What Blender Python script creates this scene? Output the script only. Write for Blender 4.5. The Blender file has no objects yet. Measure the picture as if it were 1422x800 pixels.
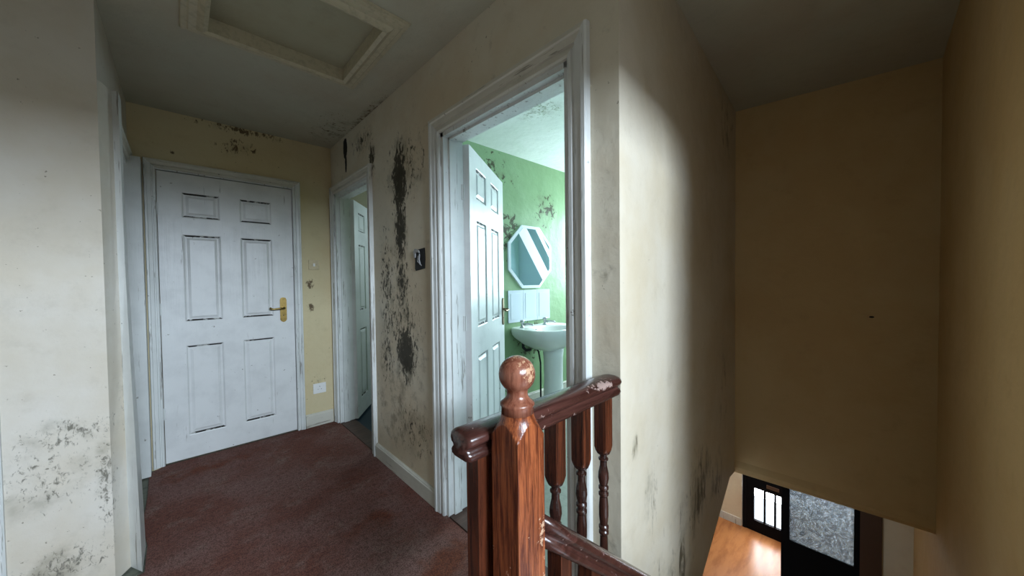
import bpy, bmesh, math, random
from mathutils import Vector, Matrix
random.seed(7)
C = bpy.context.scene.collection
S = bpy.context.scene
PI = math.pi

# ------------------------------------------------------------------ camera
YAW, PITCH, ROLL, FPX = 0.7616, 0.0228, -0.0119, 483.64
cd = bpy.data.cameras.new('camera'); cam = bpy.data.objects.new('camera', cd); C.objects.link(cam)
F0 = Vector((math.sin(YAW), math.cos(YAW), 0)); R0 = Vector((math.cos(YAW), -math.sin(YAW), 0)); U0 = Vector((0, 0, 1))
Fv = math.cos(PITCH)*F0 - math.sin(PITCH)*U0; Uv = math.cos(PITCH)*U0 + math.sin(PITCH)*F0
Rv = math.cos(ROLL)*R0 + math.sin(ROLL)*Uv; Uw = math.cos(ROLL)*Uv - math.sin(ROLL)*R0
M = Matrix((Rv, Uw, -Fv)).transposed().to_4x4(); M.translation = Vector((0, 0, 1.23))
cam.matrix_world = M
cd.sensor_fit = 'HORIZONTAL'; cd.sensor_width = 36.0; cd.lens = 36.0*FPX/1422; cd.clip_start = 0.02
S.camera = cam
# ------------------------------------------------------------------ view
S.view_settings.view_transform = 'Standard'; S.view_settings.look = 'None'
S.view_settings.gamma = 1; S.view_settings.use_curve_mapping = False
S.view_settings.exposure = 0.0
# ------------------------------------------------------------------ daylight
w = bpy.data.worlds.new('overcast_sky'); S.world = w; w.use_nodes = True
bg = w.node_tree.nodes['Background']; bg.inputs[0].default_value = (0.78, 0.89, 1.0, 1); bg.inputs[1].default_value = 2.2

def area(name, loc, aim, sx, sy, power, col, spread=180):
    l = bpy.data.lights.new(name, 'AREA'); l.shape = 'RECTANGLE'; l.size = sx; l.size_y = sy
    l.energy = power; l.color = col; l.spread = math.radians(spread)
    o = bpy.data.objects.new(name, l); C.objects.link(o); o.location = loc
    o.rotation_euler = (Vector(aim)-Vector(loc)).to_track_quat('-Z', 'Y').to_euler()
    return o
area('daylight_landing_window', (0.25, -2.24, 2.08), (-0.20, 1.2, 0.85), 1.0, 0.52, 92, (0.72, 0.85, 1.0), 118)
area('daylight_bathroom_window', (3.78, 1.95, 1.55), (1.5, 1.7, 1.0), 0.75, 1.0, 60, (0.70, 0.90, 1.0), 170)
area('toilet_area_lamp', (2.6, 3.5, 1.7), (1.2, 3.2, 1.2), 0.5, 0.6, 9, (0.72, 0.92, 1.0), 170)  # area lamp inside the toilet room, no window opening built there
area('daylight_front_door', (6.42, 1.25, -1.7), (5.0, 1.2, -2.6), 0.9, 1.7, 60, (0.95, 0.97, 1.0), 170)
area('pane_backlight', (6.05, 0.47, -1.3), (4.4, 0.42, -1.3), 0.26, 1.1, 12, (0.72, 0.87, 1.0), 170)  # added lamp behind the inner door, there to brighten its obscure pane

# ------------------------------------------------------------------ node helpers
class N:
    def __init__(s, name, rough=.6, spec=.3):
        s.m = bpy.data.materials.new(name); s.m.use_nodes = True; s.t = s.m.node_tree; s.n = s.t.nodes
        s.b = s.n['Principled BSDF']; s.b.inputs['Roughness'].default_value = rough
        s.b.inputs['Specular IOR Level'].default_value = spec
        s.pos = s.n.new('ShaderNodeNewGeometry').outputs['Position']
    def link(s, a, b): s.t.links.new(a, b)
    def put(s, inp, v):
        if hasattr(v, 'links') or isinstance(v, bpy.types.NodeSocket): s.link(v, inp)
        else: inp.default_value = v
    def scl(s, v, sc):
        q = s.n.new('ShaderNodeVectorMath'); q.operation = 'MULTIPLY'; s.link(v, q.inputs[0]); q.inputs[1].default_value = sc; return q.outputs[0]
    def noise(s, scale, detail=4, rough=.55, v=None, dist=0):
        q = s.n.new('ShaderNodeTexNoise'); s.link(v or s.pos, q.inputs['Vector']); q.inputs['Scale'].default_value = scale
        q.inputs['Detail'].default_value = detail; q.inputs['Roughness'].default_value = rough; q.inputs['Distortion'].default_value = dist
        return q.outputs['Fac']
    def math(s, op, a, b=0.):
        q = s.n.new('ShaderNodeMath'); q.operation = op; s.put(q.inputs[0], a); s.put(q.inputs[1], b); return q.outputs[0]
    def rng(s, v, a, b, c=0., d=1., smooth=True):
        q = s.n.new('ShaderNodeMapRange'); q.interpolation_type = 'SMOOTHSTEP' if smooth else 'LINEAR'
        s.put(q.inputs['Value'], v)
        for k, x in zip(('From Min', 'From Max', 'To Min', 'To Max'), (a, b, c, d)): q.inputs[k].default_value = x
        return q.outputs[0]
    def mix(s, f, a, b):
        q = s.n.new('ShaderNodeMix'); q.data_type = 'RGBA'; s.put(q.inputs[0], f)
        for i, x in ((6, a), (7, b)):
            if isinstance(x, bpy.types.NodeSocket): s.link(x, q.inputs[i])
            else: q.inputs[i].default_value = (*x, 1)
        return q.outputs[2]
    def bump(s, h, strength=.3, dist=.01, nrm=None):
        q = s.n.new('ShaderNodeBump'); s.link(h, q.inputs['Height']); q.inputs['Strength'].default_value = strength; q.inputs['Distance'].default_value = dist
        if nrm: s.link(nrm, q.inputs['Normal'])
        return q.outputs[0]
    def blobs(s, L):
        out = None
        for (c, r, k) in L:
            a = s.n.new('ShaderNodeVectorMath'); a.operation = 'SUBTRACT'; s.link(s.pos, a.inputs[0]); a.inputs[1].default_value = c
            b = s.n.new('ShaderNodeVectorMath'); b.operation = 'DIVIDE'; s.link(a.outputs[0], b.inputs[0]); b.inputs[1].default_value = r
            d = s.n.new('ShaderNodeVectorMath'); d.operation = 'LENGTH'; s.link(b.outputs[0], d.inputs[0])
            m = s.rng(d.outputs['Value'], 0, 1, k, 0)
            out = m if out is None else s.math('MAXIMUM', out, m)
        return out
    def col(s, c): s.put(s.b.inputs['Base Color'], c if isinstance(c, bpy.types.NodeSocket) else (*c, 1))
    def nrm(s, x): s.link(x, s.b.inputs['Normal'])

def plaster(name, base, tint, mould=(), mcol=(.025, .022, .012), sharp=.07, stretch=(1, 1, .55), mscale=42, bump=.35, stains=(), specks=.70, rough=.62, blacks=()):
    k = N(name, rough, .25)
    c = k.mix(k.rng(k.noise(1.6, 5, .6), .38, .66), base, tint)
    c = k.mix(k.rng(k.noise(9, 6, .7), .52, .74, 0, .25), c, tuple(x*.72 for x in tint))
    sp = k.rng(k.noise(55, 3, .6), specks, specks+.05, 0, .7)
    c = k.mix(sp, c, (.13, .11, .07))
    if stains:
        d = k.blobs(stains); v = k.math('ADD', k.noise(11, 5, .65), k.math('MULTIPLY', d, .30))
        c = k.mix(k.rng(v, .60, .80, 0, .6), c, (.20, .17, .12))
    if mould:
        d = k.blobs(mould)
        v = k.math('ADD', k.noise(mscale, 7, .68, k.scl(k.pos, stretch), .6), k.math('MULTIPLY', d, .38))
        v = k.math('MULTIPLY', v, k.rng(d, 0, .12))
        soft = k.rng(k.math('ADD', k.noise(8, 4, .6), k.math('MULTIPLY', d, .3)), .55, .9, 0, .6)
        c = k.mix(k.math('MULTIPLY', soft, k.rng(d, 0, .3)), c, (.14, .13, .08))
        c = k.mix(k.rng(v, .655-sharp*.3, .655+sharp*1.4, 0, .93), c, mcol)
    if blacks:
        d = k.blobs(blacks); v = k.math('ADD', k.math('MULTIPLY', k.noise(18, 5, .6), .6), d)
        c = k.mix(k.rng(v, .72, .80, 0, 1), c, (.004, .004, .005))
    k.col(c)
    h = k.math('ADD', k.math('MULTIPLY', k.noise(3.2, 3), 1.6), k.math('MULTIPLY', k.noise(22, 6, .6), .35))
    k.nrm(k.bump(h, bump, .02))
    return k.m

def paintwood(name, base, axis='z', crack=.60, dirt=(.16, .14, .11), rough=.38):
    k = N(name, rough, .4)
    st = {'z': (1, 1, .05), 'x': (.05, 1, 1), 'y': (1, .05, 1)}[axis]
    lines = k.rng(k.noise(48, 4, .7, k.scl(k.pos, st)), crack, crack+.05, 0, .75)
    c = k.mix(k.rng(k.noise(6, 5, .6), .4, .7, 0, .5), base, tuple(x*.78 for x in base))
    c = k.mix(lines, c, dirt)
    sp = k.rng(k.noise(30, 5, .65), .68, .72, 0, .85); c = k.mix(sp, c, (.10, .085, .06))
    k.col(c)
    k.nrm(k.bump(k.math('ADD', k.noise(48, 4, .7, k.scl(k.pos, st)), k.math('MULTIPLY', k.noise(14, 4), .7)), .35, .004))
    return k.m

def wood(name, dark, light, axis='z', wear=(), wearcol=(.55, .40, .28), rough=.26, wearall=.70, fine=1.0):
    k = N(name, rough, .5)
    st = {'z': (1, 1, .06), 'x': (.06, 1, 1)}[axis]
    g = k.noise(60*fine, 6, .7, k.scl(k.pos, st), .4)
    c = k.mix(k.rng(g, .36, .66), dark, light)
    c = k.mix(k.rng(k.noise(150, 3, .7, k.scl(k.pos, st)), .56, .66, 0, .35), c, tuple(x*.35 for x in dark))
    n = k.noise(34, 7, .72)
    if wear:
        d = k.blobs(wear); v = k.math('ADD', n, k.math('MULTIPLY', d, .24))
        c = k.mix(k.rng(v, .66, .70, 0, .85), c, wearcol)
    c = k.mix(k.rng(n, wearall, wearall+.03, 0, .8), c, wearcol)
    k.col(c)
    k.nrm(k.bump(k.math('ADD', g, k.math('MULTIPLY', n, .8)), .25, .003))
    return k.m

def flat(name, colr, rough=.5, metal=0, spec=.4, noise=.0):
    k = N(name, rough, spec); k.b.inputs['Metallic'].default_value = metal
    if noise: k.col(k.mix(k.rng(k.noise(40, 5, .6), .45, .7, 0, noise), colr, tuple(x*.35 for x in colr)))
    else: k.col(colr)
    return k.m

CREAM = (.66, .58, .40); CREAMD = (.58, .48, .29)
XW = .985
m_right = plaster('mouldy_cream_plaster', (.65, .60, .48), (.59, .50, .36), stains=[((XW, 2.1, .5), (.3, .6, .6), .6)],
    mould=[((XW, 2.02, 1.84), (.3, .17, .42), 1.0), ((XW, 2.02, 1.55), (.3, .14, .45), .85), ((XW, 2.01, 1.2), (.3, .15, .45), .62),
           ((XW, 1.97, .80), (.3, .22, .30), 1.0), ((XW, 2.22, 1.15), (.3, .20, .75), .50), ((XW, 2.25, .75), (.3, .18, .40), .5), ((XW, 1.95, 1.9), (.3, .45, .35), .42),
           ((XW, 1.9, .35), (.3, .5, .3), .34), ((XW, 2.43, 2.08), (.3, .10, .22), .75), ((XW, 2.6, 2.25), (.3, .35, .14), .5), ((XW, 2.0, .95), (.3, .40, .55), .45)],
    blacks=[((XW, 2.95, 2.30), (.3, .085, .15), 1.0), ((XW, 2.94, 2.18), (.3, .045, .14), .95)])
m_far = plaster('yellowed_cream_plaster', (.62, .53, .33), (.58, .47, .27), mcol=(.10, .06, .03),
    mould=[((.80, 3.32, 1.22), (.06, .3, .07), .75), ((.80, 3.32, 1.02), (.05, .3, .07), .7), ((.35, 3.32, 2.25), (.25, .3, .12), .42), ((-.015, 3.32, 2.125), (.02, .3, .02), 1.0), ((.86, 3.32, .35), (.12, .3, .14), .4), ((.4, 3.32, 2.38), (.5, .3, .05), .6)])
m_left = plaster('cream_plaster_left', (.64, .60, .53), (.58, .52, .42), mcol=(.16, .15, .12), mscale=75,
    mould=[((-.32, 2.17, .66), (.22, .2, .10), .48), ((-.24, 2.17, .42), (.05, .3, .40), .50), ((-.35, 2.17, .14), (.2, .2, .14), .48), ((-.4, 2.17, .5), (.3, .2, .25), .30), ((-.2, 2.3, .75), (.2, .12, .3), .55)], sharp=.09)
m_stair = plaster('cream_plaster_stairwell', (.64, .58, .465), (.58, .50, .36), mcol=(.10, .08, .045), sharp=.1, stretch=(1, 1, .35), mscale=16,
    mould=[((1.10, .58, .66), (.05, .2, .08), .62), ((1.9, .62, .15), (.5, .3, .35), .55), ((1.55, .6, .0), (.6, .3, .4), .42), ((1.25, .6, .42), (.12, .3, .3), .4), ((2.5, .66, .5), (.2, .3, .5), .35), ((2.6, .67, 2.2), (.4, .3, .3), .4), ((2.3, .64, .05), (.3, .3, .25), .6)], specks=.74)
m_ochre = plaster('ochre_plaster_stairwell', (.57, .41, .205), (.53, .36, .165), blacks=[((2.98, .02, .985), (.2, .022, .012), .9)], specks=.8)
m_ceil = plaster('ceiling_plaster', (.47, .46, .36), (.45, .41, .31), mcol=(.12, .08, .04), mould=[((.9, 2.9, 2.4), (.35, .6, .2), .30), ((.98, 2.5, 2.4), (.08, .9, .1), .45)])
m_green = plaster('green_bathroom_plaster', (.25, .385, .20), (.29, .43, .24), mcol=(.06, .06, .03), mscale=16, sharp=.03, stretch=(1, 1, 1), rough=.45,
    mould=[((2.20, 2.36, 1.65), (.22, .2, .35), .62), ((2.75, 2.36, 1.95), (.30, .2, .30), .42), ((2.5, 2.36, .65), (.35, .2, .35), .55), ((2.0, 2.36, 2.2), (.6, .2, .3), .36), ((2.3, 2.36, .3), (.4, .2, .4), .4)])
m_bceil = plaster('bathroom_ceiling_paint', (.72, .76, .70), (.62, .68, .60), mcol=(.25, .30, .2), mould=[((1.75, 1.6, 2.4), (.35, .3, .2), .5)])
m_bwall = flat('pale_bathroom_wall', (.50, .58, .64), .4)
m_twall = flat('toilet_wall_paint', (.45, .40, .28), .6)
m_dwhite = plaster('hall_plaster_below', (.72, .66, .52), (.66, .58, .44), specks=.8)
m_wz = paintwood('chipped_white_gloss_vertical', (.66, .68, .66), 'z'); m_wy = paintwood('chipped_white_gloss_along_hall', (.60, .58, .50), 'y', .60); m_wx = paintwood('chipped_white_gloss_across', (.60, .58, .50), 'x')
m_door = paintwood('white_door_gloss', (.72, .73, .72), 'z', .68, rough=.33)
m_groove_shade = N('grime_and_shade_groove', .7); m_groove_shade.col(m_groove_shade.mix(m_groove_shade.rng(m_groove_shade.noise(22, 6, .7), .40, .52), (.5, .5, .48), (.03, .028, .025))); m_groove_shade = m_groove_shade.m
m_frame = flat('dull_cream_hatch_paint', (.50, .45, .31), .5, noise=.3)
m_panelh = plaster('hatch_board', (.40, .38, .27), (.36, .33, .22), specks=.8)

k = N('worn_red_carpet', .95, .1)
c = k.mix(k.rng(k.noise(2.2, 5, .6), .36, .62), (.215, .085, .062), (.27, .15, .128))
c = k.mix(k.rng(k.noise(5, 5, .7), .5, .7, 0, .8), c, (.31, .21, .175))
d = k.blobs([((.80, 1.28, 0), (.30, .16, .3), 1), ((.7, 1.75, 0), (.35, .5, .3), .55), ((.2, 3.1, 0), (.9, .25, .3), .6), ((.1, 1.2, 0), (.5, .5, .3), .4)])
c = k.mix(k.rng(k.math('ADD', k.noise(7, 5), k.math('MULTIPLY', d, .5)), .65, .95, 0, .85), c, (.21, .058, .026))
c = k.mix(k.rng(k.noise(48, 4, .75), .45, .65, 0, .55), c, (.075, .034, .028)); c = k.mix(k.rng(k.noise(170, 4, .8), .42, .62, 0, .8), c, (.055, .026, .022)); k.col(c)
c2 = k.rng(k.noise(75, 4, .7), .60, .72, 0, .4)
k.nrm(k.bump(k.math('ADD', k.noise(230, 3, .8), k.math('MULTIPLY', k.noise(40, 4), 1.2)), .9, .006)); m_carpet = k.m
m_thresh = wood('bare_threshold_wood', (.045, .022, .015), (.085, .045, .03), 'x', rough=.6)
m_blue = flat('dark_blue_vinyl', (.012, .028, .045), .35, noise=.4)
m_screed = flat('grey_green_bare_board', (.16, .17, .13), .8, noise=.6)
m_vinyl = flat('bathroom_vinyl', (.25, .27, .22), .4, noise=.3)
k = N('orange_laminate', .28, .5); k.col(k.mix(k.rng(k.noise(5, 6, .6, k.scl(k.pos, (.5, 2, 1))), .4, .65), (.50, .21, .075), (.36, .13, .04))); m_lam = k.m
NX, NY = .483, .495
m_newel = wood('varnished_newel_wood', (.085, .016, .006), (.31, .085, .027), 'z', fine=2.2, wear=[((NX+.03, NY-.037, .72), (.03, .03, .07), .7), ((NX+.036, NY-.03, .66), (.015, .02, .12), .8), ((NX+.03, NY-.04, .93), (.02, .02, .03), .6)], wearcol=(.62, .40, .26))
m_ball = wood('worn_finial_wood', (.15, .045, .025), (.26, .10, .06), 'z', wear=[((NX, NY, 1.06), (.08, .08, .06), .95)], wearcol=(.52, .33, .20), rough=.22)
m_rail = wood('worn_handrail_wood', (.035, .012, .009), (.072, .027, .021), 'x', wear=[((.9, .55, .93), (.12, .05, .05), .75), ((.62, .53, .89), (.10, .04, .04), .55), ((.8, .5, .52), (.5, .1, .4), .40)], wearcol=(.42, .30, .26), rough=.18, wearall=.74)
m_bal = wood('dark_baluster_wood', (.032, .009, .005), (.105, .028, .012), 'z', wearall=.76)
m_spin = wood('dark_spindle_wood', (.022, .009, .007), (.050, .018, .012), 'z', rough=.2, wearall=.76)
m_brass = flat('tarnished_brass', (.30, .21, .07), .32, 1, noise=.5)
m_bronze = flat('dull_bronze', (.16, .12, .06), .4, 1)
m_steel = flat('dull_chrome', (.45, .47, .48), .25, 1)
m_black = flat('black_paint', (.003, .003, .004), .75, 0, .12)
m_nearblack = flat('near_black_side_board', (.006, .004, .003), .5)
m_brown = flat('brown_door_frame', (.07, .035, .018), .5)
m_ceram = flat('white_ceramic', (.78, .80, .76), .12, 0, .5)
m_tile = flat('pale_glazed_tile', (.72, .78, .84), .12)
m_plast = flat('white_plastic', (.78, .78, .76), .35)
m_grubby = flat('painted_over_plate', (.58, .48, .30), .5, noise=.3)
m_mirror = flat('silvered_glass', (.62, .80, .84), .03, 1)
m_band = flat('white_diagonal_band', (.92, .97, 1.0), .25)
m_bevel = flat('bevelled_glass_edge', (.90, .96, 1.0), .3)
m_hole = flat('soot_black_back_box', (.006, .006, .007), .6)
m_ripped = flat('torn_grey_paper', (.30, .30, .30), .7)
k = N('textured_obscure_glass', .12, .5); k.b.inputs['Transmission Weight'].default_value = .8; k.col(k.mix(k.rng(k.noise(16, 6, .7, None, 2.5),  .42, .60), (.36, .41, .46), (.97, .98, 1.0)))  # colour noise stands for bright and dark refracted bits in the glass
k.nrm(k.bump(k.noise(38, 6, .8, None, 2.5), 1.0, .06)); m_obs = k.m
k = N('clear_glass', .02, .5); k.b.inputs['Transmission Weight'].default_value = 1; k.b.inputs['IOR'].default_value = 1.02; k.col((1, 1, 1)); m_glass = k.m

# ------------------------------------------------------------------ mesh helpers
def obj(name, bm, mats, parent=None, smooth=False, loc=None):
    me = bpy.data.meshes.new(name); bmesh.ops.recalc_face_normals(bm, faces=bm.faces); bm.to_mesh(me); bm.free()
    for m in (mats if isinstance(mats, (list, tuple)) else [mats]): me.materials.append(m)
    if smooth:
        me.polygons.foreach_set('use_smooth', [True]*len(me.polygons))
    o = bpy.data.objects.new(name, me); C.objects.link(o)
    if parent: o.parent = parent
    return o
def struct(name, bm, mats, parent=None, **kw):
    o = obj(name, bm, mats, parent, **kw)
    if not parent: o['kind'] = 'structure'
    return o
def empty(name, loc=(0, 0, 0), rz=0):
    o = bpy.data.objects.new(name, None); C.objects.link(o); o.location = loc; o.rotation_euler = (0, 0, rz); o.empty_display_size = .1; return o
def thing(name, label, cat, loc=(0, 0, 0), rz=0, group=None):
    o = empty(name, loc, rz); o['label'] = label; o['category'] = cat
    if group: o['group'] = group
    return o
def tag(o, label, cat):
    o['label'] = label; o['category'] = cat; return o
def keep(o, parent):                       # parent an object built in world coordinates under an Empty
    bpy.context.view_layer.update(); o.parent = parent; o.matrix_parent_inverse = parent.matrix_world.inverted(); return o
def box(bm, x0, x1, y0, y1, z0, z1, mi=0, bev=0):
    v = [bm.verts.new(p) for p in ((x0, y0, z0), (x1, y0, z0), (x1, y1, z0), (x0, y1, z0), (x0, y0, z1), (x1, y0, z1), (x1, y1, z1), (x0, y1, z1))]
    fs = [bm.faces.new([v[i] for i in f]) for f in ((0, 3, 2, 1), (4, 5, 6, 7), (0, 1, 5, 4), (1, 2, 6, 5), (2, 3, 7, 6), (3, 0, 4, 7))]
    for f in fs: f.material_index = mi
    if bev:
        es = list({e for f in fs for e in f.edges}); bmesh.ops.bevel(bm, geom=es, offset=bev, segments=2, affect='EDGES', profile=.6)
    return fs
def B(*a, **k):
    bm = bmesh.new(); box(bm, *a, **k); return bm
def prism(bm, pts, axis, a, b, mi=0):     # polygon (u,v) extruded on axis from a to b
    def P(u, v, w): return {'x': (w, u, v), 'y': (u, w, v), 'z': (u, v, w)}[axis]
    A = [bm.verts.new(P(u, v, a)) for u, v in pts]; D = [bm.verts.new(P(u, v, b)) for u, v in pts]
    n = len(pts); fs = [bm.faces.new(A), bm.faces.new(D[::-1])]
    for i in range(n): fs.append(bm.faces.new((A[i], D[i], D[(i+1) % n], A[(i+1) % n])))
    for f in fs: f.material_index = mi
    return fs
def rings(bm, R, cap=True, mi=0, close=True):
    V = [[bm.verts.new(p) for p in r] for r in R]; n = len(V[0])
    for a, b in zip(V, V[1:]):
        for i in range(n if close else n-1):
            f = bm.faces.new((a[i], a[(i+1) % n], b[(i+1) % n], b[i])); f.material_index = mi
    if cap:
        bm.faces.new(V[0][::-1]).material_index = mi; bm.faces.new(V[-1]).material_index = mi
    return V
def lathe(bm, prof, cx, cy, n=24, mi=0):
    rings(bm, [[(cx+r*math.cos(2*PI*i/n), cy+r*math.sin(2*PI*i/n), z) for i in range(n)] for r, z in prof], True, mi)
def tube(bm, path, rad, n=10, mi=0):
    path = [Vector(p) for p in path]; rad = rad if isinstance(rad, (list, tuple)) else [rad]*len(path); R = []
    for i, p in enumerate(path):
        t = (path[min(i+1, len(path)-1)]-path[max(i-1, 0)]).normalized()
        u = t.orthogonal().normalized() if i == 0 else (u - t*u.dot(t)).normalized()
        v = t.cross(u); R.append([p+(u*math.cos(2*PI*k/n)+v*math.sin(2*PI*k/n))*rad[i] for k in range(n)])
    rings(bm, R, True, mi)
def turned(bm, cx, cy, half, prof, n=48, mi=0):   # square stock cut by a turning profile
    R = []
    for lim, z in prof:
        r = []
        for i in range(n):
            a = 2*PI*i/n+PI/4; sq = half/max(abs(math.cos(a)), abs(math.sin(a))); q = min(sq, lim)
            r.append((cx+q*math.cos(a), cy+q*math.sin(a), z))
        R.append(r)
    rings(bm, R, True, mi)
def wavy(bm, amt, axis, cuts=0):
    for v in bm.verts:
        pass

# ------------------------------------------------------------------ shell: landing
ZT = 2.4; D1 = (.736, 1.549, 1.985); D2 = (2.49, 3.235, 1.985)
bm = bmesh.new(); XB = 1.105
for y0, y1, z0, z1 in ((.659, D1[0], -.2, ZT), (D1[0], D1[1], D1[2], ZT), (D1[1], D2[0], -.2, ZT), (D2[0], D2[1], D2[2], ZT), (D2[1], 3.45, -.2, ZT)):
    box(bm, XW, XB, y0, y1, z0, z1)
for f in bm.faces:
    f.normal_update()
    if abs(f.calc_center_median().x-XB) < .001: f.material_index = 1
struct('wall_right', bm, [m_right, m_bwall])
FX0, FX1 = -.10, .683; FY = 3.322     # far door leaf
bm = bmesh.new()
box(bm, -.7, FX0, FY, FY+.12, -.2, ZT); box(bm, FX1, XW, FY, FY+.12, -.2, ZT); box(bm, FX0, FX1, FY, FY+.12, 2.0, ZT); box(bm, FX0, FX1, FY+.06, FY+.12, -.2, 2.0)
struct('wall_far', bm, m_far)
# left wall with its door opening, and the return facing the camera
LX = -.222; LYC = 2.17; LD = (2.36, 3.20, 2.0)
bm = bmesh.new()
box(bm, LX-.12, LX, LYC, LD[0], -.2, ZT); box(bm, LX-.12, LX, LD[0], LD[1], LD[2], ZT); box(bm, LX-.12, LX, LD[1], FY, -.2, ZT)
bmesh.ops.remove_doubles(bm, verts=bm.verts, dist=1e-5)
struct('wall_left', bm, m_left)
bm = bmesh.new(); box(bm, -1.4, LX-.12, LYC, LYC+.12, -.2, ZT); struct('wall_left_return', bm, m_left)
bm = B(-1.52, -1.4, -2.4, LYC+.12, -.2, ZT); struct('wall_left_outer', bm, m_left)
bm = bmesh.new()
for a in ((-1.52, -.25, -2.4, -2.3, -.2, ZT), (.75, 1.32, -2.4, -2.3, -.2, ZT), (-.25, .75, -2.4, -2.3, -.2, 1.55)): box(bm, *a)
struct('wall_back', bm, m_left)
bm = B(1.20, 1.32, -2.4, -.235, -.2, ZT); struct('wall_back_right', bm, m_left)
bm = bmesh.new(); box(bm, -1.4, -.75, -.36, -.24, -.2, ZT); box(bm, -.75, 1.20, -.36, -.24, 1.88, ZT); struct('wall_light_baffle', bm, m_left)  # added unseen partition; its low header shades the upper walls
# stairwell
def sy(x): return .549+(x-XW)*(.700-.549)/(2.87-XW)
bm = bmesh.new()
zb = lambda x: -.118-(2.75-x)*.30
pl = [(XW, zb(XW), ZT), (1.5, zb(1.5), ZT), (2.70, -.14, ZT), (2.90, -.18, ZT)]
F = []; K = []
for x, b, t in pl: F.append((bm.verts.new((x, sy(x), b)), bm.verts.new((x, sy(x), t)))); K.append((bm.verts.new((x, sy(x)+.11, b)), bm.verts.new((x, sy(x)+.11, t))))
for i in range(3):
    bm.faces.new((F[i][0], F[i+1][0], F[i+1][1], F[i][1])); bm.faces.new((K[i][0], K[i][1], K[i+1][1], K[i+1][0])).material_index = 1
    bm.faces.new((F[i][0], K[i][0], K[i+1][0], F[i+1][0])); bm.faces.new((F[i][1], F[i+1][1], K[i+1][1], K[i][1]))
bm.faces.new((F[0][0], F[0][1], K[0][1], K[0][0])).material_index = 2; bm.faces.new((F[3][0], K[3][0], K[3][1], F[3][1]))
struct('wall_stair_left', bm, [m_stair, m_bwall, m_right])
EX = [(2.868, .72), (3.005, -.25)]     # foot of the stairwell end wall
bm = bmesh.new()
def quadwall(bm, a, b, z0a, z0b, z1, th):
    P = [(a[0], a[1]), (b[0], b[1]), (b[0]+th, b[1]), (a[0]+th, a[1])]
    lo = [bm.verts.new((*P[0], z0a)), bm.verts.new((*P[1], z0b)), bm.verts.new((*P[2], z0b)), bm.verts.new((*P[3], z0a))]
    hi = [bm.verts.new((*p, z1)) for p in P]
    bm.faces.new(lo[::-1]); bm.faces.new(hi)
    for i in range(4): bm.faces.new((lo[i], lo[(i+1) % 4], hi[(i+1) % 4], hi[i]))
quadwall(bm, EX[0], EX[1], -.175, -.21, ZT, .12)
struct('wall_stair_end', bm, m_ochre)
# rounded plaster bulkhead along the foot of the end wall
bm = bmesh.new(); prof = [(.02, .02), (.0, .012), (-.004, .0), (-.014, -.03), (-.014, -.05), (.0, -.075), (.03, -.082), (.14, -.082), (.14, .02)]
rings(bm, [[(EX[0][0]+u, EX[0][1], -.10+v) for u, v in prof], [(EX[1][0]+u, EX[1][1]+.01, -.135+v) for u, v in prof]], True)
struct('trim_1', bm, m_ochre, smooth=False)
bm = B(1.20, 4.6, -.355, -.235, -2.6, ZT); struct('wall_stair_right', bm, m_ochre)
# ceilings
HX0, HX1, HY0, HY1 = .115, .70, 1.56, 2.10       # loft hatch opening
bm = bmesh.new(); 
for a in ((-1.52, HX0, -2.4, 3.45), (HX1, XB, -2.4, 3.45), (HX0, HX1, -2.4, HY0), (HX0, HX1, HY1, 3.45)): box(bm, a[0], a[1], a[2], a[3], ZT, ZT+.1)
box(bm, XB, 3.2, -2.4, .60, ZT, ZT+.1); box(bm, XB+.001, 3.2, .60, .76, ZT+.001, ZT+.1)
struct('ceiling', bm, m_ceil)
bm = bmesh.new(); prism(bm, [(XB, .62), (2.95, .76), (3.95, .76), (3.95, 2.46), (XB, 2.46)], 'z', ZT-.005, ZT+.1); struct('ceiling_bathroom', bm, m_bceil)
struct('ceiling_toilet', B(XB, 2.9, 2.46, 4.3, ZT, ZT+.1), m_bceil)
# loft hatch
t = thing('loft_hatch', 'square loft hatch with cream moulded frame set in the landing ceiling', 'hatch', (.41, 1.83, 2.36))
def miter(bm, x0, x1, y0, y1, prof, sgn=1, mi=0):      # frame swept round a rectangle in the ceiling plane; prof: (outward, z)
    cs = ((x0, y0, -1, -1), (x1, y0, 1, -1), (x1, y1, 1, 1), (x0, y1, -1, 1))
    V = [[bm.verts.new((cx+sx*u, cy+sy_*u, z)) for u, z in prof] for cx, cy, sx, sy_ in cs]
    n = len(prof)
    for i in range(4):
        a, b = V[i], V[(i+1) % 4]
        for j in range(n): bm.faces.new((a[j], a[(j+1) % n], b[(j+1) % n], b[j])).material_index = mi
bm = bmesh.new(); miter(bm, HX0, HX1, HY0, HY1, [(-.004, ZT+.06), (-.004, ZT-.030), (.012, ZT-.038), (.024, ZT-.030), (.034, ZT-.020), (.060, ZT-.020), (.066, ZT-.014), (.085, ZT-.012), (.09, ZT-.001), (.02, ZT-.001), (.015, ZT+.06)])
keep(obj('hatch_frame', bm, m_frame), t)
keep(obj('hatch_panel', B(HX0+.004, HX1-.004, HY0+.004, HY1-.004, ZT+.035, ZT+.06), m_panelh), t)
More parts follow.
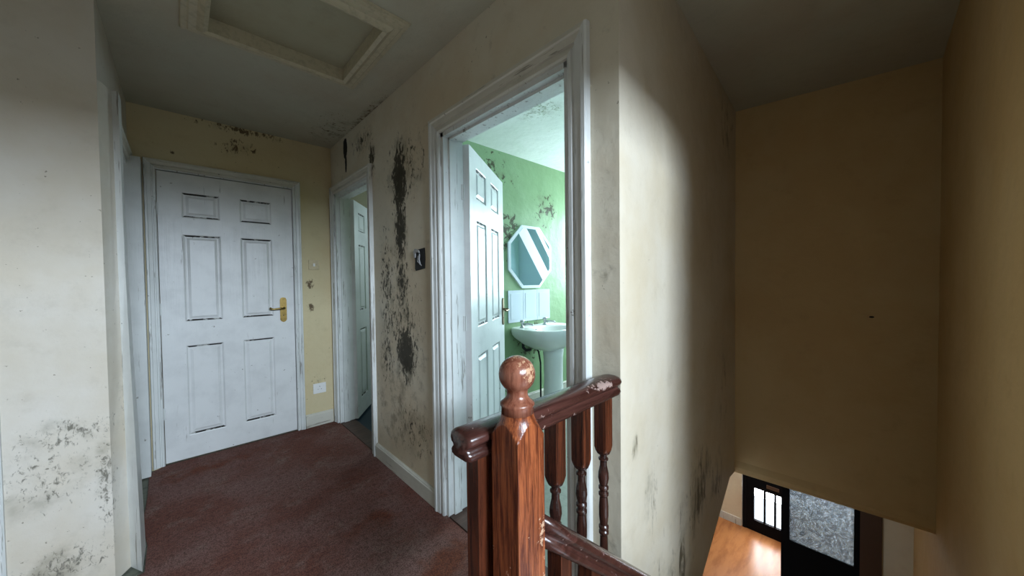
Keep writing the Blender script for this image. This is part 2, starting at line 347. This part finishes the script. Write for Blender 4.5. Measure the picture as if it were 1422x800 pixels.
# floors
struct('floor', B(-1.52, XB, .0, 3.45, -.2, -.014), m_screed)
struct('floor_landing', B(-1.52, .40, -2.4, .0, -.2, -.014), m_screed)
bm = bmesh.new(); prism(bm, [(XB, .62), (2.95, .76), (3.95, .76), (3.95, 2.36), (XB, 2.36)], 'z', -.2, -.012); struct('floor_bathroom', bm, m_vinyl)
struct('floor_toilet', B(XB, 2.9, 2.48, 4.3, -.2, -.01), m_blue)
bm = bmesh.new()
poly = [(-1.4, -2.3), (.418, -2.3), (.418, .604), (XW-.002, .604), (XW, FY-.002), (-.10, FY-.002)]
edge = [(-.163, FY-.06), (-.172, 3.2), (-.165, 2.9), (-.168, 2.6), (-.150, 2.45), (-.140, 2.37), (-.139, 2.15), (-.18, 2.14), (-1.4, LYC-.03)]
prism(bm, poly+edge, 'z', -.014, 0)
tag(obj('carpet', bm, m_carpet), 'worn dark red-brown carpet covering the landing floor', 'carpet')
tag(obj('threshold_strip', B(XW+.002, XB, D2[0], D2[1], -.012, .004, bev=.002), m_thresh), 'bare brown wooden threshold strip in the narrow far-right doorway', 'threshold')
tag(obj('threshold_strip', B(XW+.002, XB, D1[0], D1[1], -.012, .004, bev=.002), m_thresh), 'brown threshold strip under the bathroom doorway, beyond the banister', 'threshold')
# skirtings
def skirt_y(name, x, y0, y1, d, h=.1, parent=None):
    bm = bmesh.new(); s = d
    prism(bm, [(x, 0), (x+s*.018, 0), (x+s*.018, h-.018), (x+s*.012, h-.008), (x+s*.009, h-.006), (x+s*.006, h), (x, h)], 'y', y0, y1)
    return struct(name, bm, m_wy)
bm = bmesh.new(); prism(bm, [(XW, 0), (XW-.018, 0), (XW-.018, .080), (XW-.013, .084), (XW-.013, .088), (XW-.006, .094), (XW, .094)], 'y', D1[1]+.088, D2[0]-.065)
struct('baseboard_right', bm, m_wy)
bm = bmesh.new(); prism(bm, [(FY, 0), (FY-.018, 0), (FY-.018, .095), (FY-.008, .11), (FY, .11)], 'x', .742, XW-.03)
struct('baseboard_far', bm, m_wx)

# ------------------------------------------------------------------ door parts
APROF = [(0, .0), (0, .012), (.006, .017), (.016, .017), (.019, .011), (.026, .011), (.029, .018), (.050, .021), (.054, .026), (.066, .026), (.070, .018), (.071, 0)]
def arch(name, w, h, parent, mats, prof=APROF, scale=1.0, sx0=True, sx1=True):
    """three mitred pieces in local coords: opening x 0..w, z 0..h, proud towards -y"""
    P = [(u*scale, d) for u, d in prof]
    for kind in ('l', 't', 'r'):
        bm = bmesh.new()
        if kind == 'l' and sx0: rings(bm, [[(-u, -d, 0) for u, d in P], [(-u, -d, h+u) for u, d in P]])
        elif kind == 'r' and sx1: rings(bm, [[(w+u, -d, 0) for u, d in P], [(w+u, -d, h+u) for u, d in P]])
        elif kind == 't': rings(bm, [[(-u, -d, h+u) for u, d in P], [(w+u, -d, h+u) for u, d in P]])
        else: bm.free(); continue
        obj('architrave', bm, mats[1] if kind == 't' else mats[0], parent)
def panel_piece(parent, x0, x1, z0, z1, t):
    for s in (1, -1):
        pass
    bm = bmesh.new(); rr = []
    def rect(i, y): return [(x0+i, y, z0+i), (x1-i, y, z0+i), (x1-i, y, z1-i), (x0+i, y, z1-i)]
    def side(ys, sg):
        seq = [(0, 0), (.005, .002), (.009, .008), (.016, .0095), (.022, .0095), (.036, .003), (.037, .002)]
        V = [[bm.verts.new(p) for p in rect(i, ys+sg*d)] for i, d in seq]
        for n_, (a, b) in enumerate(zip(V, V[1:])):
            for j in range(4):
                f = bm.faces.new((a[j], a[(j+1) % 4], b[(j+1) % 4], b[j]))
                if (n_ in (1, 2) and j in (0, 2)) : f.material_index = 1  # groove faces painted dark for gap shade as well as grime
        bm.faces.new(V[-1])
    side(-t/2, 1); side(t/2, -1)
    return obj('panel', bm, [m_door, m_groove_shade], parent)
def leaf(parent, w, h, t=.036, cols=((.118, .325), (.437, .640)), rows=((.165, .80), (.965, 1.575), (1.69, 1.867)), z0=.008):
    bm = bmesh.new(); k = w/.78
    cols = [(a*k, b*k) for a, b in cols]
    xs = [0, cols[0][0], cols[0][1], cols[1][0], cols[1][1], w]; zs = [z0]+[z for r in rows for z in r]+[h]
    for i in (0, 2, 4): box(bm, xs[i], xs[i+1], -t/2, t/2, z0, h)
    for i in (1, 3):
        for j in range(0, len(zs), 2): box(bm, xs[i], xs[i+1], -t/2, t/2, zs[j], zs[j+1])
    o = obj('leaf', bm, m_door, parent)
    for c_ in cols:
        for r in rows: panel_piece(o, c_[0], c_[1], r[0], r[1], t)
    return o
def handle(parent, x, z, y, dirx, sy_=-1, plate=(.046, .2), mat=None):
    mat = mat or m_brass; w2, h2 = plate[0]/2, plate[1]/2
    pts = [(-w2, -h2+.02), (-w2*.6, -h2+.006), (0, -h2), (w2*.6, -h2+.006), (w2, -h2+.02), (w2, h2-.02), (w2*.7, h2-.004), (0, h2), (-w2*.7, h2-.004), (-w2, h2-.02)]
    bm = bmesh.new(); prism(bm, [(x+a, z+b) for a, b in pts], 'y', y, y+sy_*.007)
    e = [ed for ed in bm.edges]; o = obj('door_handle', bm, mat, parent)
    bm = bmesh.new(); tube(bm, [(x, y+sy_*.006, z+.015), (x, y+sy_*.045, z+.015)], [.010, .008])
    tube(bm, [(x, y+sy_*.045, z+.015), (x+dirx*.03, y+sy_*.048, z+.013), (x+dirx*.07, y+sy_*.046, z+.010), (x+dirx*.088, y+sy_*.042, z+.013), (x+dirx*.094, y+sy_*.036, z+.022)], [.008, .007, .0065, .008, .007])
    obj('lever', bm, mat, o, smooth=True)
    bm = bmesh.new(); lathe(bm, [(.0045, 0), (.0045, .004)], 0, 0, 10)
    for v in bm.verts: v.co = Vector((x+v.co.x, y+sy_*(.007+v.co.z*.3), z-.045+v.co.y))
    obj('keyhole', bm, m_hole, o)
    return o
def hinge(parent, x, z, y):
    bm = bmesh.new(); box(bm, x-.014, x+.012, y-.003, y, z-.04, z+.04); tube(bm, [(x, y-.005, z-.04), (x, y-.005, z+.04)], .005, 8)
    return obj('hinge', bm, m_wz, parent)

# door_1: closed six-panel door at the end of the landing
t = empty('door_1', (FX0, FY, 0)); t['kind'] = 'structure'; w1 = FX1-FX0
bm = bmesh.new()
box(bm, -.02, .0, -.002, .055, 0, 2.0); box(bm, w1, w1+.02, -.002, .055, 0, 2.0); box(bm, -.02, w1+.02, -.002, .055, 1.998, 2.02)
obj('jamb', bm, m_wz, t)
lf = leaf(t, w1-.006, 1.992); lf.location = (.003, .022, 0)
handle(lf, .70, 1.012, -.018, -1)
for z in (.35, 1.06, 1.74): hinge(t, -.002, z, .002)
arch('architrave', w1, 2.005, t, (m_wz, m_wx), scale=.80)
# door_2: narrow doorway at the far right, leaf swung inwards
def side_door(name, D, scale, ang, lw, hz=1.985, dl=.12, hd=True):
    t = empty(name, (XW, D[1], 0), -PI/2); t['kind'] = 'structure'; w = D[1]-D[0]     # local x runs towards -Y, local -y faces the landing
    bm = bmesh.new()
    for a, b in ((0, .022), (w-.022, w)): box(bm, a, b, -.001, dl, 0, hz)
    box(bm, 0, w, -.001, dl, hz-.022, hz)
    box(bm, .022, .034, .03, dl-.045, 0, hz-.022); box(bm, w-.034, w-.022, .03, dl-.045, 0, hz-.022); box(bm, .022, w-.022, .03, dl-.045, hz-.034, hz-.022)
    obj('jamb', bm, m_wz, t)
    arch('architrave', w, hz, t, (m_wz, m_wy), scale=scale)
    return t
t = side_door('door_2', D2, .92, 0, .7)
lf = leaf(t, .70, 1.955)
az = math.radians(38); lf.location = (.030, .128, 0)       # hinge corner, leaf pointing to world (sin az, cos az)
lf.rotation_euler = (0, 0, math.atan2(math.cos(az), math.sin(az))+PI/2)
handle(lf, .64, 1.0, -.018, -1); handle(lf, .64, 1.0, .018, -1, 1)
# door_3: bathroom doorway
t = side_door('door_3', D1, 1.18, 0, .76)
lf = leaf(t, .76, 1.955); lf.location = (.030, .135, 0)
lf.rotation_euler = (0, 0, math.radians(34.3)+PI/2)
handle(lf, .715, 1.0, -.018, -1, mat=m_bronze); handle(lf, .715, 1.0, .018, -1, 1)
for z in (.3, 1.0, 1.7): hinge(t, .024, z, .118)
# door_4: doorway in the left wall, only its frame in view
t = empty('door_4', (LX, LD[0], 0), PI/2); t['kind'] = 'structure'; w = LD[1]-LD[0]
bm = bmesh.new(); 
for a, b in ((0, .022),): box(bm, a, b, -.002, .125, 0, 2.0)
box(bm, 0, w, -.002, .125, 1.978, 2.0); obj('jamb', bm, m_wz, t)
arch('architrave', w, 2.0, t, (m_wz, m_wy), scale=.85, sx0=False, sx1=False)
def foot(z, u):   # warped near architrave, thicker towards the floor (u 0 top, 1 foot), in door coords
    wp = [(-.222, 2.172), (-.192+.008*u, 2.27-.035*u), (-.172+.027*u, 2.255-.095*u), (-.172+.027*u, 2.358), (-.222, 2.358)]
    return [(y-LD[0], -(x-LX), z) for x, y in wp]
bm = bmesh.new(); V = rings(bm, [foot(z, u) for z, u in ((0, 1), (.25, .86), (.55, .66), (.9, .36), (1.3, .12), (1.7, .03), (2.06, 0))])
for f in bm.faces:
    c_ = f.calc_center_median()
    if c_.x < 2.235-LD[0]-.0 and c_.y > -.035 : f.material_index = 1
obj('architrave', bm, [m_wz, m_left], t)
obj('architrave', B(w-.004, w+.118, -.060, .124, 0, 2.03), m_wz, t)
lf = leaf(t, w-.05, 1.96); lf.location = (.025, .10, 0)
# trim of another doorway at the left edge of the return wall
bm = bmesh.new(); rings(bm, [[(-.478-u, LYC-d, 0) for u, d in APROF], [(-.478-u, LYC-d, 2.06) for u, d in APROF]]); struct('trim_2', bm, m_wz)

# ------------------------------------------------------------------ small fittings
t = thing('light_switch', 'small square painted-over light switch right of the closed white door', 'switch', (.832, FY, 1.379))
obj('switch_plate', B(-.041, .041, -.009, 0, -.042, .042, bev=.003), m_grubby, t); obj('rocker', B(-.008, .008, -.013, -.009, -.013, .013, bev=.002), m_plast, t)
t = thing('power_socket', 'white power socket low on the cream wall above the far baseboard', 'socket', (.852, FY, .318))
obj('socket_plate', B(-.050, .050, -.011, 0, -.043, .043, bev=.003), m_plast, t)
for x, z, a, b in ((0, .016, .004, .007), (-.013, -.008, .006, .003), (.013, -.008, .006, .003)): obj('pin_hole', B(x-a/2, x+a/2, -.0118, -.0105, z-b/2, z+b/2), m_hole, t)
obj('rocker', B(.028, .040, -.014, -.011, .010, .030, bev=.001), m_plast, t)
t = thing('broken_switch_box', 'blackened open switch back box with torn cover beside the bathroom architrave', 'switch', (XW, 1.78, 1.352))
bm = bmesh.new(); prism(bm, [(-.052, -.052), (.045, -.062), (.052, -.05), (.045, .055), (-.055, .062), (-.058, 0)], 'x', -.006, .0005); obj('back_box', bm, m_hole, t)
bm = bmesh.new()
prism(bm, [(.052, .01), (.058, .045), (.045, .062), (.0, .052), (-.008, .036), (.02, .043), (.036, .036), (.040, .012)], 'x', -.012, -.006); obj('torn_cover', bm, m_ripped, t)
bm = bmesh.new(); tube(bm, [(-.007, -.005, .03), (-.014, -.012, 0), (-.011, -.018, -.03)], .004, 8); tube(bm, [(-.007, .01, .02), (-.016, .0, -.012), (-.01, -.03, -.035)], .003, 8); obj('loose_wire', bm, m_ripped, t)

# ------------------------------------------------------------------ banister
t = thing('stair_banister', 'dark reddish wooden banister with ball-topped newel and turned spindles guarding the stairwell', 'banister', (.45, .55, 0))
H = .037
bm = bmesh.new(); pr = [(.2, -.32), (.2, .55), (.2, .80)]
for i in range(22):
    u = i/21; pr.append((.0325+.0205*(1-u)**1.5, .922+.044*u))
turned(bm, NX, NY, H, pr, 64)
nw = keep(obj('newel_post', bm, m_newel), t)
nw['label'] = 'square newel post with chamfered lobed shoulders'
me = nw.data
bm = bmesh.new(); P = [(.0325, .965), (.0325, .979), (.0345, .982), (.0345, .986), (.031, .989), (.026, .993), (.0225, .998), (.0210, 1.003), (.0210, 1.007)]
for i in range(17):
    a = -.93+(PI/2+.93)*i/16; P.append((max(.0368*math.cos(a), .0004), 1.0425+.0368*math.sin(a)))
lathe(bm, P, NX, NY, 40); fb = obj('ball_finial', bm, m_ball, None, smooth=True); fb.parent = nw; fb.matrix_parent_inverse = nw.matrix_basis.inverted() @ Matrix.Identity(4)
bpy.context.view_layer.update(); fb.matrix_world = Matrix.Identity(4)
RP = [(-.020, -.060), (.020, -.060), (.031, -.056), (.033, -.048), (.029, -.041), (.023, -.036), (.025, -.031), (.032, -.027), (.036, -.018), (.033, -.009), (.024, -.003), (.010, .0), (-.010, .0), (-.024, -.003), (-.033, -.009), (-.036, -.018), (-.032, -.027), (-.025, -.031), (-.023, -.036), (-.029, -.041), (-.033, -.048), (-.031, -.056)]
RY = .578; RZ = .928
bm = bmesh.new()
xs = [(.398, .80), (.401, .92), (.407, 1)]+[(.407+i*.048, 1) for i in range(1, 12)]+[(XW-.012, 1), (XW-.002, .96)]
rings(bm, [[(x, RY+u*s, RZ-.03+(v+.03)*s) for u, v in RP] for x, s in xs]); 
keep(obj('landing_handrail', bm, m_rail, smooth=True), t)
bm = bmesh.new(); SL = .874; x0r = NX+H-.004
def slz(x): return .757-SL*(x-.52)
rings(bm, [[(x, NY+u, slz(x)+v*1.22) for u, v in RP] for x in [x0r+i*.1 for i in range(26)]])
keep(obj('stair_handrail', bm, m_rail, smooth=True), t)
BH = .0195
def bal_prof(top, bot=0.0, sq=.70):
    R = [(.2, top), (.2, sq+.02), (.024, sq+.008), (.0195, sq), (.0105, sq-.008), (.0105, sq-.013), (.0148, sq-.017), (.0148, sq-.021), (.0105, sq-.025), (.0108, sq-.040), (.0155, sq-.062), (.0165, sq-.078), (.0135, sq-.094), (.0115, sq-.100), (.0152, sq-.105), (.0152, sq-.111), (.0118, sq-.115), (.0118, sq-.120), (.0152, sq-.124), (.0152, sq-.130), (.0118, sq-.135), (.0145, sq-.165), (.0145, sq-.195), (.0118, sq-.222), (.0150, sq-.227), (.0150, sq-.233), (.0115, sq-.238), (.0150, sq-.243), (.0150, sq-.249), (.0115, sq-.255), (.0130, sq-.32)]
    b1 = .23+bot
    L = [r for r in R if r[1] > b1+.06]
    L += [(.0115, b1+.05), (.015, b1+.04), (.011, b1+.03), (.0195, b1+.015), (.027, b1), (.2, b1-.01), (.2, bot)]
    return L[::-1]
for i, x in enumerate((.925, .810, .695, .575, .447)):
    bm = bmesh.new(); pr = bal_prof(RZ-.055, .0) if x > .5 else [(.2, 0), (.2, RZ-.055)]
    turned(bm, x, .574, BH, pr, 32)
    for f in bm.faces:
        z = f.calc_center_median().z
        if .25 < z < .705 and x > .5: f.material_index = 1
    keep(obj('spindle', bm, [m_bal, m_spin]), t)
for i in range(12):
    x = .612+.118*i; bot = slz(x)-.93; top = slz(x)-.055
    bm = bmesh.new(); turned(bm, x, NY, BH, [(r, z) for r, z in bal_prof(top, bot+.06, top-.17)], 32)
    for f in bm.faces:
        z = f.calc_center_median().z
        if bot+.31 < z < top-.165: f.material_index = 1
    keep(obj('spindle', bm, [m_bal, m_spin]), t)
keep(obj('base_rail', B(.42, XW-.001, .548, .602, -.30, .0, bev=.004), m_bal), t)
bm = bmesh.new(); prism(bm, [(.52, -.02), (.52, -.36), (3.3, -.36-SL*2.78), (3.3, -.02-SL*2.78)], 'y', .4575, .532); keep(obj('stair_string', bm, m_nearblack), t)

# staircase (descends away to the right, below the frame)
t = thing('staircase', 'red-carpeted wooden staircase going down beside the banister', 'stairs', (.42, .1, -2.6)); g = .222; rise = 2.6/13
for i in range(12):
    z = -rise*(i+1); xa = .42+.03+g*i
    bm = bmesh.new(); box(bm, xa-.02, xa+g, -.233, .456, z-.03, z, bev=.006); box(bm, xa+g-.02, xa+g, -.233, .456, z-rise+.0, z-.03)
    keep(obj('step', bm, m_carpet), t)
keep(obj('step', B(.4205, .45, -.233, .456, -rise, -.002), m_carpet), t)

# ------------------------------------------------------------------ bathroom
GY = 2.36
struct('wall_bathroom_far', B(XB, 3.95, GY, GY+.10, -.2, ZT), [m_green])
bm = bmesh.new()
for a in ((.68, 1.50, -.2, ZT), (2.28, GY, -.2, ZT), (1.50, 2.28, -.2, .98), (1.50, 2.28, 2.12, ZT)): box(bm, 3.85, 3.95, *a)
struct('wall_bathroom_right', bm, m_bwall)
bm = B(3.01, 3.85, .68, .80, -.2, ZT); struct('wall_bathroom_near', bm, m_bwall)
t = empty('window_1', (3.9, 1.89, 1.55)); t['kind'] = 'structure'
bm = bmesh.new()
for a in ((-.39, -.34, -.57, .57), (.34, .39, -.57, .57), (-.34, .34, -.57, -.52), (-.34, .34, .52, .57), (-.34, .34, .15, .19)): box(bm, -.03, .03, *a)
obj('window_frame', bm, m_plast, t); obj('pane', B(.0, .004, -.34, .34, -.52, .52), m_glass, t)
bm = bmesh.new(); prism(bm, [(GY, 0), (GY-.018, 0), (GY-.018, .10), (GY-.008, .115), (GY, .115)], 'x', XB, 3.85); struct('baseboard_bathroom', bm, m_wx)
# mirror
mx, mz, ap = 2.497, 1.452, .302
t = thing('octagonal_mirror', 'frameless octagonal mirror with white diagonal bands above the washbasin', 'mirror', (mx, GY, mz))
rv = ap/math.cos(PI/8)
def octo(r, y): return [(r*math.cos(PI/8+i*PI/4), y, r*math.sin(PI/8+i*PI/4)) for i in range(8)]
bm = bmesh.new(); rings(bm, [octo(rv-.03, -.020), octo(rv-.03, -.0205)]); obj('glass', bm, m_mirror, t)
bm = bmesh.new(); V = rings(bm, [octo(rv, 0), octo(rv, -.016), octo(rv-.03, -.0205), octo(rv-.03, -.012)], cap=False); obj('bevelled_edge', bm, m_bevel, t)
bm = bmesh.new(); rings(bm, [octo(rv-.015, -.001), octo(rv-.015, -.012)]); obj('backing', bm, m_hole, t)
def clip_band(d0, d1, rr):
    """band between two parallel lines across the octagon; n = unit normal"""
    n = Vector((.80, .60)).normalized(); pts = [Vector((p[0], p[2])) for p in octo(rr, 0)]
    def cut(ps, n, d):
        out = []
        for i in range(len(ps)):
            a, b = ps[i], ps[(i+1) % len(ps)]; da, db = a.dot(n)-d, b.dot(n)-d
            if da >= 0: out.append(a)
            if da*db < 0: out.append(a+(b-a)*(da/(da-db)))
        return out
    return cut(cut(pts, n, d0), -n, -d1)
for d0, d1 in ((-.005, .115), (.215, .262)):
    bm = bmesh.new(); prism(bm, [(p.x, p.y) for p in clip_band(d0, d1, rv-.031)], 'y', -.0205, -.0212); obj('diagonal_band', bm, m_band, t)  # white strips laid diagonally over the mirror glass
# splashback
t = thing('tiled_splashback', 'splashback of three pale blue-white tiles on the green wall behind the washbasin', 'splashback', (2.19, GY, .83))
for i in range(3):
    bm = bmesh.new(); x0 = i*.197; box(bm, x0+.0015, x0+.1955, -.011, -.001, 0, .302, bev=.0025)
    o = obj('tile', bm, m_tile, t); bm2 = bmesh.new()
    obj('raised_border', B(x0+.03, x0+.167, -.0135, -.0105, .03, .272, bev=.001), m_tile, o)
# washbasin
bx, by = 2.505, 2.115
t = thing('washbasin', 'white ceramic pedestal washbasin with two chrome taps against the green wall', 'washbasin', (bx, by, -.012))
def outl(a, s):
    c_, s_ = math.cos(a), math.sin(a)
    if s_ > 0: A, Bq, n = .315, .245, 9
    else: A, Bq, n = .315, .235, 2.9
    r = (abs(c_/A)**n+abs(s_/Bq)**n)**(-1/n); return (bx+r*c_*s, by+r*s_*s)
n = 64; R = []
for s, z in ((.30, .60), (.42, .61), (.70, .66), (.93, .725), (.985, .755), (1.0, .785), (1.0, .803), (.985, .812), (.95, .812)):
    R.append([(*outl(2*PI*i/n, s), z) for i in range(n)])
for i_, (s, z) in enumerate(((1.0, .806), (.96, .798), (.85, .755), (.62, .70), (.3, .675), (.06, .67))):
    R.append([(bx+.215*s*math.cos(2*PI*i/n), by-.035+.145*s*math.sin(2*PI*i/n), z) for i in range(n)])
bm = bmesh.new(); 
for r in R:
    for i, p in enumerate(r): r[i] = (p[0], min(p[1], GY-.002), p[2]-.025)
rings(bm, R); keep(obj('basin', bm, m_ceram, smooth=True), t)
bm = bmesh.new(); Rp = []
for s, z in ((1.25, -.012), (1.2, .03), (1.0, .08), (.92, .30), (.95, .50), (1.05, .59)):
    Rp.append([(bx+.03+.105*s*math.cos(2*PI*i/32), by-.01+.09*s*math.sin(2*PI*i/32), z) for i in range(32)])
rings(bm, Rp); keep(obj('pedestal', bm, m_ceram, smooth=True), t)
for x in (bx-.20, bx+.12):
    bm = bmesh.new(); yy = GY-.075; dz = -.025
    lathe(bm, [(.022, .81), (.022, .816), (.013, .82), (.013, .85), (.020, .856), (.022, .872), (.018, .880), (.005, .882)], x, yy, 16)
    tube(bm, [(x, yy, .838), (x+.03, yy-.045, .845), (x+.05, yy-.085, .838), (x+.052, yy-.09, .828)], [.010, .010, .009, .008], 10)
    bmesh.ops.translate(bm, verts=bm.verts, vec=(0, 0, -.025)); keep(obj('tap', bm, m_steel, smooth=True), t)
bm = bmesh.new(); box(bm, bx-.135, bx-.10, by+.062, by+.082, .764, .770); keep(obj('overflow_slot', bm, m_hole), t)
bm = bmesh.new(); tube(bm, [(bx-.20, by+.16, .66), (bx-.20, by+.16, .60), (bx-.17, by+.15, .57), (bx-.13, by+.13, .575)], .014, 10)
tube(bm, [(bx-.10, by+.09, .60), (bx-.07, by+.085, .55), (bx-.072, by+.06, .45), (bx-.075, by+.06, .0)], .008, 8)
keep(obj('supply_pipe', bm, m_hole, smooth=True), t)

# toilet room behind the narrow doorway
struct('wall_toilet_far', B(XB, 2.9, 4.2, 4.3, -.2, ZT), m_twall); struct('wall_toilet_right', B(2.8, 2.9, 2.46, 4.2, -.2, ZT), m_twall)
struct('wall_toilet_left', B(XW, XB, 3.45, 4.3, -.2, ZT), m_twall)

# ------------------------------------------------------------------ ground floor seen down the stairwell
GZ = -2.6
struct('floor_hall', B(.3, 6.5, -.36, 2.3, GZ-.1, GZ), m_lam)
bm = bmesh.new(); prism(bm, [(EX[0][0]+.05, 2.3), (EX[0][0]+.05, EX[0][1]), (EX[1][0]+.05, -.25), (6.5, -.25), (6.5, 2.3)], 'z', -.19, -.10); struct('ceiling_hall', bm, m_dwhite)
struct('ceiling_hall_side', B(.3, 2.91, .84, 2.3, -.30, -.195), m_dwhite)
struct('wall_hall_left', B(.3, 6.5, 2.2, 2.3, GZ, -.195), m_dwhite)
DX = 6.18
bm = bmesh.new(); box(bm, DX, DX+.12, 1.41, 2.2, GZ, -.30); box(bm, DX, DX+.12, .55, 1.41, GZ+2.05, -.30); box(bm, DX, DX+.12, -.36, .60, GZ, -.9+GZ+2.5); 
struct('wall_hall_front', bm, m_dwhite)
struct('baseboard_hall', B(DX-.015, DX, 1.42, 2.2, GZ, GZ+.11), m_wz)
struct('wall_hall_partition', B(4.62, DX, .60, .68, GZ, -.30), m_dwhite)
t = empty('door_5', (DX, 1.40, GZ)); t['kind'] = 'structure'      # front door: black, three upright glazed slots and letter plate
bm = bmesh.new(); box(bm, -.01, .06, -.045, .0, 0, 2.05); box(bm, -.01, .06, -.78, -.735, 0, 2.05); box(bm, -.01, .06, -.78, 0, 2.0, 2.05); obj('door_frame', bm, m_black, t)
bm = bmesh.new(); W = -.735
box(bm, .0, .045, -.145, -.045, 0, 2.0); box(bm, .0, .045, W, W+.26, 0, 2.0); box(bm, 0, .045, W+.1, -.145, 0, .17); box(bm, 0, .045, W+.1, -.145, .66, .86); box(bm, 0, .045, W+.1, -.145, 1.88, 2.0)
for y in (-.265, -.39): box(bm, .0, .045, y-.022, y, .17, .66); box(bm, .0, .045, y-.022, y, .86, 1.88)
obj('leaf', bm, m_black, t)
for a, b in ((-.265, -.145), (-.39, -.287), (W+.26, -.412)):
    obj('pane', B(.020, .024, a, b, .17, .66), m_glass, t); obj('pane', B(.020, .024, a, b, .86, 1.88), m_glass, t)
obj('letter_plate', B(-.012, .0, -.45, -.30, .72, .77, bev=.003), m_brown, t)
t = empty('door_6', (4.5, .675, GZ)); t['kind'] = 'structure'     # inner door: black leaf with obscure glass
bm = bmesh.new(); box(bm, 0, .04, -.068, 0, 0, 2.0); box(bm, 0, .04, -.585, -.545, 0, 2.0); box(bm, 0, .04, -.545, -.068, 0, 1.10); box(bm, 0, .04, -.545, -.068, 1.9, 2.0); obj('leaf', bm, m_black, t)
obj('pane', B(.015, .025, -.545, -.068, 1.10, 1.9), m_obs, t)
obj('door_frame', B(-.02, .06, -.725, -.585, 0, 2.05), m_brown, t)
bm = bmesh.new(); box(bm, 4.5, 4.62, -.235, -.05, GZ, -.30); box(bm, 4.5, 4.62, -.05, .68, GZ+2.06, -.30); struct('wall_hall_inner', bm, m_dwhite)
# near-black board that closes the side of the stairs below the plaster
bm = bmesh.new(); prism(bm, [(.62, -.72), (1.5, zb(1.5)+.01), (2.22, zb(2.22)+.01), (2.02, -.36), (2.0, -.6), (2.0, GZ), (.62, GZ)], 'y', .645, .70); struct('trim_3', bm, m_nearblack)

# window behind the camera that lights the landing
t = empty('window_2', (.25, -2.35, 1.97)); t['kind'] = 'structure'
bm = bmesh.new()
for a in ((-.5, -.45, -.45, .45), (.45, .5, -.45, .45), (-.45, .45, -.45, -.40), (-.45, .45, .40, .45), (-.02, .02, -.40, .40)): box(bm, a[0], a[1], -.03, .03, a[2], a[3])
obj('window_frame', bm, m_plast, t); obj('pane', B(-.45, .45, -.002, .002, -.4, .4), m_glass, t)
